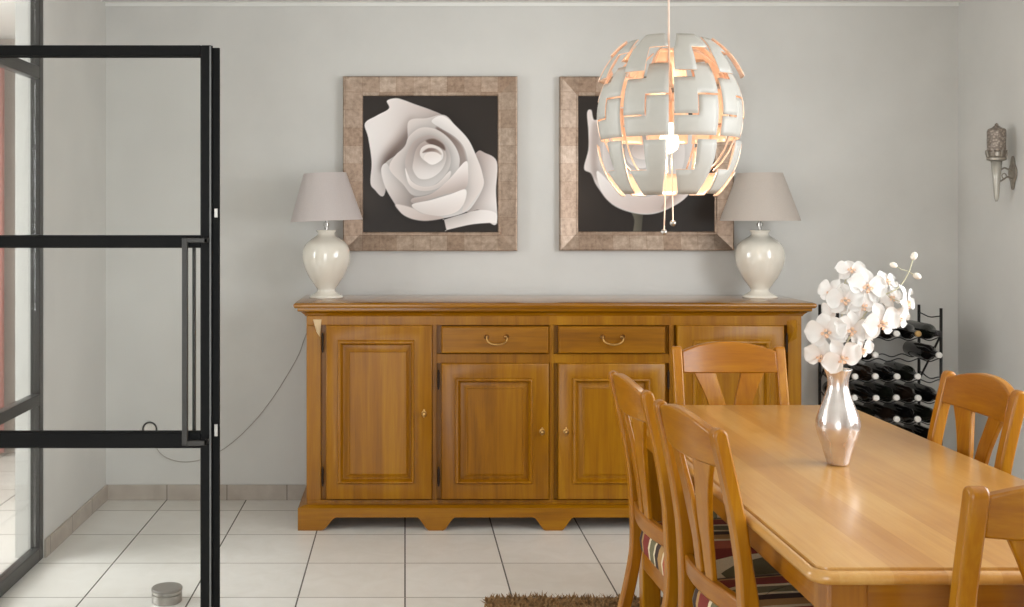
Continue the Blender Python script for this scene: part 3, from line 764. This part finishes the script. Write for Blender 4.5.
for nm, a in (('apron', (TX0+ax, TX0+ax+.022, TY0+li+LG, TY1-li-LG)), ('apron', (TX1-ax-.022, TX1-ax, TY0+li+LG, TY1-li-LG)), ('apron', (TX0+li+LG, TX1-li-LG, TY0+ax, TY0+ax+.022)), ('apron', (TX0+li+LG, TX1-li-LG, TY1-ax-.022, TY1-ax))):
    ver = (a[1]-a[0]) < .1
    finish('apron', B(a[0]-tcx, a[1]-tcx, a[2]-tcy, a[3]-tcy, za, zb), BEECH[1 if ver else 0], tb, bevel=.003)

# ------------------------------------------------------------------ dining chairs (face +Y, back at -Y)
def stripe_mat():
    t = NT('striped_upholstery'); tc = t.n('ShaderNodeTexCoord'); sp = t.n('ShaderNodeSeparateXYZ'); t.l(tc.outputs['Object'], sp.inputs[0])
    f = t.math('FRACT', t.math('ADD', t.math('DIVIDE', sp.outputs[0], .36), 10.3))
    red, grn, crm, gold, blk, cor = srgb(128, 48, 36), srgb(112, 104, 74), srgb(222, 204, 168), srgb(176, 136, 84), srgb(64, 46, 38), srgb(176, 94, 68)
    st = [(0, red), (.16, crm), (.20, grn), (.32, crm), (.355, blk), (.44, gold), (.54, crm), (.575, cor), (.70, red), (.78, crm), (.81, grn), (.90, blk), (.96, gold)]
    c = t.ramp(f, st, 'CONSTANT'); n = t.noise(t.coords((300, 300, 300)), 1, 2)
    t.base(t.mix(.25, c, t.ramp(n, [(.3, (.5, .5, .5, 1)), (.7, (1, 1, 1, 1))]), 'MULTIPLY')); t.set(Roughness=.9); t.bump(n, .3, .001); return t.m
STRIPE = stripe_mat()
SP = [(0, -.325), (.10, -.288), (.22, -.250), (.34, -.224), (.44, -.213), (.52, -.214), (.62, -.225), (.75, -.246), (.94, -.285)]
def sy(zv):
    for (z0, y0), (z1, y1) in zip(SP, SP[1:]):
        if z0 <= zv <= z1: return y0+(y1-y0)*(zv-z0)/(z1-z0)
    return SP[-1][1]
CH_Z = .945-RH
def make_chair():
    t = thing('dining_chair', 'x', 'chair')
    hw = .19
    cl = catmull([(0, y, zz) for zz, y in SP[:-1]]+[(0, SP[-1][1], CH_Z-.017)], 5)
    for s in (-1, 1):
        left, right = [], []
        for i, p in enumerate(cl):
            tg = (cl[min(i+1, len(cl)-1)]-cl[max(i-1, 0)]).normalized(); nrm = Vector((0, tg.z, -tg.y))
            th = .017 if p.z > .25 else .014+.003*p.z/.25
            if .38 < p.z < .62: th += .005*math.sin((p.z-.38)/.24*PI)
            left.append(p-nrm*th); right.append(p+nrm*th)
        e = cl[-1]; tg = (cl[-1]-cl[-2]).normalized(); nrm = Vector((0, tg.z, -tg.y))
        arc = [e+nrm*.017*math.cos(a)+tg*.017*math.sin(a) for a in [PI*k/8 for k in range(1, 8)]]
        poly = [(p.y, p.z) for p in left]; poly = poly[::-1]; poly = [(p.y, p.z) for p in right]+[(p.y, p.z) for p in arc]+poly
        # keep the foot flat on the floor
        poly = [(y, max(zz, 0)) for y, zz in poly]
        bm = bmesh.new(); xa, xb = s*hw-.018, s*hw+.018
        prism(bm, poly, lambda y, zz: (xa, y, zz), lambda y, zz: (xb, y, zz))
        sm_angle(finish('back_post', bm, BEECH[2], t, bevel=.006, seg=3, angle=55), 40)
    def curved(xa, xb, zl, zh, th, bow, mat, name, n=20):
        bm = bmesh.new(); rings = []
        for i in range(n+1):
            x = xa+(xb-xa)*i/n; u = x/.17; q = bow*(1-u*u); l, h = zl(x), zh(x)
            yl, yh = sy(l)-q, sy(h)-q
            rings.append([(x, yl-th/2, l), (x, yl+th/2, l), (x, yh+th/2, h), (x, yh-th/2, h)])
        loops(bm, rings); return sm_angle(finish(name, bm, mat, t, bevel=.005, seg=2, angle=50), 40)
    curved(-.1735, .1735, lambda x: .842-.004*(1-(x/.17)**2), lambda x: CH_Z-.016+.032*(1-(x/.17)**2), .026, .022, BEECH[0], 'top_rail')
    curved(-.1735, .1735, lambda x: .494, lambda x: .540+.006*(1-(x/.17)**2), .024, .022, BEECH[0], 'lower_rail')
    for s in (-1, 1):
        key = [(.535, .033, .020), (.62, .034, .024), (.68, .040, .030), (.74, .052, .033), (.79, .069, .036), (.845, .090, .042)]
        cc = catmull([(a, b, c) for a, b, c in key], 5); bm = bmesh.new(); rings = []
        for p in cc:
            zz, xc, w = p
            ring = []
            xin, xout = max(xc-w, .0015), xc+w
            for x, dy in ((xin, -.007), (xout, -.007), (xout, .007), (xin, .007)):
                q = .022*(1-(x/.17)**2); ring.append((s*x, sy(zz)-q+dy, zz))
            rings.append(ring)
        loops(bm, rings); sm_angle(finish('splat', bm, BEECH[2], t, bevel=.003, angle=50), 40)
    # seat frame
    for s in (-1, 1):
        bm = bmesh.new(); poly = [(s*.188, -.185), (s*.166, -.185), (s*.186, .168), (s*.208, .168)]
        prism(bm, poly, lambda x, y: (x, y, .33), lambda x, y: (x, y, .39)); finish('side_rail', bm, BEECH[1], t, bevel=.003)
        bm = bmesh.new()
        def sq(h, zz, dx=0): cx, cy = s*.203+dx*s, .188; return [(cx-h, cy-h, zz), (cx+h, cy-h, zz), (cx+h, cy+h, zz), (cx-h, cy+h, zz)]
        loops(bm, [sq(.014, 0, .0), sq(.021, .30), sq(.021, .39)]); finish('front_leg', bm, BEECH[2], t, bevel=.004)
    finish('seat_rail', B(-.182, .182, .176, .198, .33, .39), BEECH[0], t, bevel=.003)
    finish('seat_rail', B(-.169, .169, -.200, -.178, .33, .39), BEECH[0], t, bevel=.003)
    # cushion
    bm = bmesh.new()
    def ring(i, zz):
        n = 6; out = []; xr, xf, y0, y1 = .168-i, .214-i, -.214+i, .214-i; r = .03
        for cx, cy, a0, w in ((xf-r, y1-r, 0, 0), (-xf+r, y1-r, PI/2, 0), (-xr+r, y0+r, PI, 0), (xr-r, y0+r, 1.5*PI, 0)):
            for k in range(n+1):
                a = a0+PI/2*k/n; out.append((cx+r*math.cos(a), cy+r*math.sin(a), zz))
        return out
    loops(bm, [ring(.008, .3905), ring(.001, .397), ring(-.003, .43), ring(.002, .455), ring(.012, .474), ring(.033, .486), ring(.08, .495), ring(.14, .498)])
    sm_angle(finish('seat_cushion', bm, STRIPE, t), 60)
    return t
proto = make_chair()
CH = [  # centre x, y, heading (0 = faces the sideboard), label
 (.940, 3.150, -PI/2+math.radians(2.5), 'wooden chair on the left side of the table, farther one, nearer the sideboard'),
 (.968, 2.636, -PI/2+math.radians(6), 'wooden chair on the left side of the table, nearer one, overlapping the table corner'),
 (1.400, 3.140, PI/2, 'wooden chair by the right wall, right of the vase, facing left'),
 (1.445, 2.640, PI/2, 'wooden chair pushed under the right side of table, only its striped seat visible'),
 (1.194, 3.690, PI, 'wooden chair at the far table end, standing in front of the sideboard'),
 (1.196, 2.178, 0, 'wooden chair at the near table end, cut off by right picture edge'),
]
for i, (x, y, rz, lab) in enumerate(CH):
    o = proto if i == 0 else copy_tree(proto)
    o.location = (x, y, RH); o.rotation_euler = (0, 0, rz); tag(o, lab, 'chair', 'wooden chairs around the dining table')

# ------------------------------------------------------------------ vase and orchids
YV = 2.912; vx_ = PX(838, YV)
def vase_mat():
    t = NT('pearl_lustre_glass'); tc = t.n('ShaderNodeTexCoord'); n = t.noise(t.coords((6, 6, 14)), 1.5, 3)
    t.base(t.ramp(n, [(.3, srgb(206, 196, 190)), (.7, srgb(226, 220, 216))])); t.set(Roughness=.2, Metallic=.72)
    t.b.inputs['Coat Weight'].default_value = .8; t.b.inputs['Coat Roughness'].default_value = .05; return t.m
va = thing('vase', 'curvy pearly silver glass vase standing on the table', 'vase', (vx_, YV, TZ+.0008))
pv = [(.026, 0), (.029, .004), (.034, .02), (.043, .05), (.053, .08), (.0575, .102), (.056, .122), (.047, .150), (.036, .178), (.0285, .202), (.0265, .218), (.0285, .236), (.034, .252), (.037, .258)]
cp = catmull([(r, 0, zz) for r, zz in pv], 3)
outer = [(p.x, p.z) for p in cp]; inner = [(max(p.x-.0035, .002), max(p.z, .006)) for p in reversed(cp)]
bm = L(outer+inner, seg=48, cap0=True, cap1=True)
finish('body', bm, vase_mat(), va, smooth=True)

def petal_mat():
    t = NT('orchid_petal'); tc = t.n('ShaderNodeTexCoord'); sp = t.n('ShaderNodeSeparateXYZ'); t.l(tc.outputs['Object'], sp.inputs[0])
    ln = t.n('ShaderNodeVectorMath'); ln.operation = 'LENGTH'; t.l(tc.outputs['Object'], ln.inputs[0])
    n = t.noise(t.coords((200, 200, 200)), 1, 2)
    c = t.ramp(t.math('ADD', t.math('MULTIPLY', ln.outputs['Value'], 20.0), t.math('MULTIPLY', n, .15)), [(.10, srgb(240, 206, 186)), (.28, srgb(238, 229, 223)), (.6, srgb(236, 233, 229))])
    t.base(c); t.set(Roughness=.6)
    tl = t.n('ShaderNodeBsdfTranslucent'); t.l(c, tl.inputs[0]); mx = t.n('ShaderNodeMixShader'); mx.inputs[0].default_value = .2
    t.l(t.b.outputs[0], mx.inputs[1]); t.l(tl.outputs[0], mx.inputs[2]); t.l(mx.outputs[0], t.out.inputs[0]); return t.m
PETAL = petal_mat(); LIP = plain('peach_lip', srgb(244, 204, 172), .6, var=.15, scale=150); STEM = plain('pale_green_stem', srgb(196, 190, 160), .6)
BUD = plain('cream_bud', srgb(240, 230, 216), .55)
def petal(bm, ang, length, width, cup, lift, z0=0):
    nu, nv = 8, 8; g = []
    for i in range(nu+1):
        u = i/nu; row = []
        w = width*max(math.sin(PI*min(1, .06+u*.90))**.55, .12)*(.62+.65*u if u < .6 else 1.01)
        if i == nu: w = width*.22
        for j in range(nv+1):
            v = j/nv*2-1; x = v*w; y = .004+length*(u-.06*v*v*u)
            zz = z0+lift*u+cup*(v*v)*u*width-.010*u*u+.0015*math.sin(7*u+3*v+ang)
            ca, sa = math.cos(ang), math.sin(ang)
            row.append(bm.verts.new((x*ca-y*sa, x*sa+y*ca, zz)))
        g.append(row)
    for i in range(nu):
        for j in range(nv): bm.faces.new((g[i][j], g[i][j+1], g[i+1][j+1], g[i+1][j]))
def bloom_mesh():
    bm = bmesh.new()
    for a in (0, 2.2, -2.2): petal(bm, a, .041, .0165, .25, .000, -.002)
    for a in (1.38, -1.38): petal(bm, a, .043, .0265, .35, .004, .0015)
    bmesh.ops.recalc_face_normals(bm, faces=bm.faces)
    me = bpy.data.meshes.new('bloom'); bm.to_mesh(me); bm.free(); me.materials.append(PETAL); me.shade_smooth(); return me
def lip_mesh():
    bm = bmesh.new()
    sphere(bm, (0, .003, .005), .0036, 12, 8, 1.2)
    petal(bm, PI, .011, .0045, .9, .006, .004); petal(bm, 1.9, .009, .004, .6, .008, .004); petal(bm, -1.9, .009, .004, .6, .008, .004)
    bmesh.ops.recalc_face_normals(bm, faces=bm.faces)
    me = bpy.data.meshes.new('lip'); bm.to_mesh(me); bm.free(); me.materials.append(LIP); me.shade_smooth(); return me
BM, LM = bloom_mesh(), lip_mesh()
mouth = Vector((vx_, YV, TZ+.255))
def spray(label, stempts, blooms, buds, foot):
    t = thing('orchid_spray', label, 'orchid', mouth, group='orchid sprays in the vase')
    ins = Vector((vx_+foot[0], YV+foot[1], TZ+.07)); neck = Vector((vx_+foot[0]*.5, YV+foot[1]*.5, TZ+.20))
    sp = catmull([ins-mouth, neck-mouth, Vector((foot[0]*.9, foot[1]*.9, .0))]+[P(*q)-mouth for q in stempts], 6)
    finish('stem', T(sp, [.0030-.0016*i/len(sp) for i in range(len(sp))], seg=8), STEM, t, smooth=True)
    for k, (x, y, Y, nx, ny, nz, s, roll) in enumerate(blooms):
        p = P(x, y, Y)-mouth; n = Vector((nx, ny, nz)).normalized(); up = Vector((0, 0, 1)); up = (up-n*up.dot(n)).normalized(); sd = up.cross(n)
        M = Matrix((sd, up, n)).transposed().to_4x4(); M = Matrix.Translation(p) @ M @ Matrix.Rotation(roll, 4, 'Z') @ Matrix.Scale(s*1.12, 4)
        o = bpy.data.objects.new('bloom', BM); COL.objects.link(o); o.parent = t; o.matrix_local = M
        l = bpy.data.objects.new('lip', LM); COL.objects.link(l); l.parent = o
        # pedicel from the flower to the nearest stem point
        q = min(sp, key=lambda v: (v-(p-n*.03)).length)
        finish('flower_stalk', T(catmull([q, (q+p)/2-n*.012, p-n*.002], 5), .0012, seg=6), STEM, t, smooth=True)
    for x, y, Y, s in buds:
        p = P(x, y, Y)-mouth; q = min(sp, key=lambda v: (v-p).length); bm = bmesh.new(); d = (p-q); d = d.normalized() if d.length > 1e-4 else Vector((0, 0, 1))
        sphere(bm, p, .0085*s, 14, 10, 1.35, d.to_track_quat('Z', 'Y').to_matrix().to_4x4()); finish('bud', bm, BUD, t, smooth=True)
        if (p-q).length > .004: finish('flower_stalk', T([q, (p+q)/2+Vector((0, 0, -.003)), p], .0012, seg=6), STEM, t, smooth=True)
spray('white orchid spray hanging lowest, spilling over the left rim of the vase',
      [(836, 350, 2.90), (832, 325, 2.89), (824, 322, 2.88), (818, 340, 2.87)],
      [(826, 332, 2.845, -.45, -.85, .1, 1.05, .2), (821, 357, 2.86, -.5, -.8, -.25, .9, -.3), (842, 358, 2.815, .0, -.9, -.2, 1.05, .5), (851, 330, 2.84, .25, -.95, .0, 1.02, -.2), (862, 350, 2.86, .5, -.8, -.2, .85, .3)], [], (-.012, -.004))
spray('white orchid spray with pinkish centres standing tallest at the left back',
      [(840, 345, 2.95), (842, 315, 2.96), (843, 290, 2.95), (850, 268, 2.94)],
      [(845, 300, 2.875, -.3, -.9, .2, .95, .1), (862, 306, 2.88, .2, -.9, -.15, .95, .6), (851, 270, 2.92, -.1, -.7, .6, .8, 0), (831, 293, 2.92, -.8, -.5, .1, .85, -.4), (834, 308, 2.91, -.7, -.6, -.2, .7, .4), (867, 287, 2.875, .1, -.95, .2, 1.05, -.15)], [], (.002, .012))
spray('white orchid spray arching to the right with three small buds at its tip',
      [(846, 345, 2.91), (862, 318, 2.90), (880, 298, 2.91), (898, 288, 2.92), (908, 274, 2.93), (913, 259, 2.94)],
      [(881, 323, 2.835, .3, -.92, -.1, 1.12, .25), (907, 303, 2.88, .75, -.6, .1, 1.02, .1), (887, 281, 2.92, .45, -.7, .5, .75, -.2), (891, 298, 2.91, .2, -.85, .4, .72, .5), (900, 318, 2.90, .5, -.8, -.3, .75, -.5)],
      [(893.5, 265, 2.94, .9), (914, 256, 2.94, 1.0), (917, 276, 2.93, 1.0)], (.012, .002))

# ------------------------------------------------------------------ wine rack and bottles
RX0_, RX1_, RYF, RYB, RZT = 2.06, 2.553, 5.12, 5.34, .99
NSL = 5; PIT = (RX1_-RX0_)/NSL
rk = thing('wine_rack', 'black wire wine rack in the corner behind the table', 'wine rack', ((RX0_+RX1_)/2, 5.23, 0))
ro = rk.location.copy()
def rkf(name, bm): bm.transform(Matrix.Translation(-ro)); finish(name, bm, WIRE, rk, smooth=True)
for x in (RX0_, RX1_):
    for y in (RYF, RYB): rkf('post', T([(x, y, 0), (x, y, RZT)], .007, seg=10))
rows = [.877-.1003*k for k in range(9)]
BR = .0375
for zr in rows:
    bm = bmesh.new()
    for y in (RYF+.012, RYB-.03):
        pts = [(RX0_+(RX1_-RX0_)*i/96, y, zr-BR-.0045+.007*(1+math.cos(2*PI*NSL*i/96))) for i in range(97)]
        tube(bm, pts, .0028, seg=6)
    for x in (RX0_, RX1_):
        pts = [(x, RYF+(RYB-RYF)*i/12, zr-BR+.012+.010*math.cos(2*PI*i/12)) for i in range(13)]; tube(bm, pts, .003, seg=6)
    rkf('shelf_wire', bm)
bm = bmesh.new()
for x in (RX0_, RX1_): tube(bm, [(x, RYF+(RYB-RYF)*i/12, .945+.006*math.cos(2*PI*i/12)) for i in range(13)], .003, seg=6)
rkf('top_wire', bm)
for x in (RX0_, RX1_):
    rkf('brace', T([(x, RYF+.004, .86), (x, RYB-.004, .62)], .005, seg=8)); rkf('brace', T([(x, RYB-.004, .40), (x, RYF+.004, .16)], .005, seg=8))
BOT = [plain('dark_green_bottle_glass', srgb(22, 24, 18), .22, var=.2, coat=.2), plain('dark_brown_bottle_glass', srgb(34, 24, 18), .22, var=.2, coat=.2), plain('black_bottle_glass', srgb(16, 15, 16), .15, var=.2, coat=.5)]
CAPS = {'w': plain('pale_foil', srgb(236, 232, 226), .4), 'g': plain('gold_foil', srgb(188, 152, 96), .4, .4), 'k': plain('black_foil', srgb(34, 30, 30), .35)}
CNAME = {'w': 'pale', 'g': 'gold', 'k': 'black'}
prof = [(.030, 0), (.036, .002), (BR, .008), (BR, .185), (.036, .200), (.029, .216), (.019, .232), (.0150, .246), (.0150, .286), (.0150, .2884)]
capp = [(.0143, .2885), (.0146, .296), (.0135, .3015), (.0105, .303), (.004, .3032)]
bmB = L(prof, seg=28); meB = [None]*3
MB_ = Matrix.Rotation(PI/2, 4, 'X')
bmB.transform(MB_)
for i in range(3):
    meB[i] = bpy.data.meshes.new('wine_bottle'); bmB.to_mesh(meB[i]); meB[i].materials.append(BOT[i]); meB[i].shade_smooth()
bmC = L(capp, seg=24); bmC.transform(MB_); meC = {}
for k in CAPS:
    meC[k] = bpy.data.meshes.new('foil_cap'); bmC.to_mesh(meC[k]); meC[k].materials.append(CAPS[k]); meC[k].shade_smooth()
slots = [RX1_-PIT*(k+.5) for k in range(NSL)]           # 0 = rightmost
BL = {0: [(2, 'w'), (1, 'g'), (0, 'k')], 1: [(3, 'w'), (0, 'w')], 2: [(4, 'w'), (3, 'w'), (2, 'w'), (1, 'w')], 3: [(4, 'w'), (3, 'w'), (2, 'w'), (1, 'w'), (0, 'k')], 4: [(3, 'k'), (2, 'w'), (1, 'w'), (0, 'k')], 5: [(1, 'k'), (0, 'k')]}
RN = ['first', 'second', 'third', 'fourth', 'fifth', 'sixth']; ON = ['rightmost', 'second from right', 'third from right', 'fourth from right', 'leftmost']
i = 0
for rw, lst in BL.items():
    for sl, cap in lst:
        i += 1
        j = random.choice((-.004, 0, .004))
        o = bpy.data.objects.new('wine_bottle', meB[i % 3]); COL.objects.link(o); o.location = (slots[sl], 5.338+j, rows[rw])
        c_ = bpy.data.objects.new('foil_cap', meC[cap]); COL.objects.link(c_); c_.parent = o
        tag(o, 'dark wine bottle, %s cap, %s row from top of rack, %s' % (CNAME[cap], RN[rw], ON[sl]), 'bottle', 'wine bottles lying in the rack')

# ------------------------------------------------------------------ light
def area(name, loc, rot, sx, sy_, power, col=(1, 1, 1)):
    d = bpy.data.lights.new(name, 'AREA'); d.shape = 'RECTANGLE'; d.size = sx; d.size_y = sy_; d.energy = power; d.color = col
    o = bpy.data.objects.new(name, d); COL.objects.link(o); o.location = loc; o.rotation_euler = rot; return o
DAY = (.94, .975, 1)
area('daylight_right_window', (XR+.10, (WY0+WY1)/2, (WZ0+WZ1)/2), (0, PI/2-.3, 0), WZ1-WZ0, WY1-WY0, 54, DAY)
area('rear_fill_light', ((RX0+RX1)/2, YR-.10, RZ1/2), (PI/2-.05, 0, 0), RX1-RX0, RZ1, 42, DAY)  # added fill from behind the viewer, set left to brighten the far wall
area('daylight_hall_window', (-4.0, 3.6, 1.3), (0, -PI/2+.2, 0), 2.0, 2.6, 135, DAY)
area('hall_fill_light', (-2.9, 4.6, ZC-.02), (0, 0, 0), .8, 1.6, 8, (1, .97, .94))  # added light to brighten the hallway, no fixture behind it
d = bpy.data.lights.new('pendant_glow', 'POINT'); d.energy = 2.0; d.color = (1, .88, .70); d.shadow_soft_size = .03
o = bpy.data.objects.new('pendant_glow', d); COL.objects.link(o); o.location = (pc.x, YPD, pc.z-.155)
wd_ = bpy.data.worlds.new('sky'); SC.world = wd_; wd_.use_nodes = True
bg = wd_.node_tree.nodes['Background']; bg.inputs[0].default_value = (.85, .92, 1, 1); bg.inputs[1].default_value = 1.0

# ------------------------------------------------------------------ camera
cam = bpy.data.cameras.new('camera'); cam.sensor_fit = 'HORIZONTAL'; cam.sensor_width = 36; cam.lens = F/1024*36
cam.shift_x = (512-CX)/1024; cam.shift_y = -(303.5-CY)/1024; cam.clip_start = .05
co_ = bpy.data.objects.new('camera', cam); COL.objects.link(co_); co_.location = (0, 0, H); co_.rotation_euler = (PI/2, 0, 0); SC.camera = co_
SC.view_settings.view_transform = 'Standard'; SC.view_settings.look = 'None'; SC.view_settings.gamma = 1; SC.view_settings.use_curve_mapping = False
SC.view_settings.exposure = 0.52
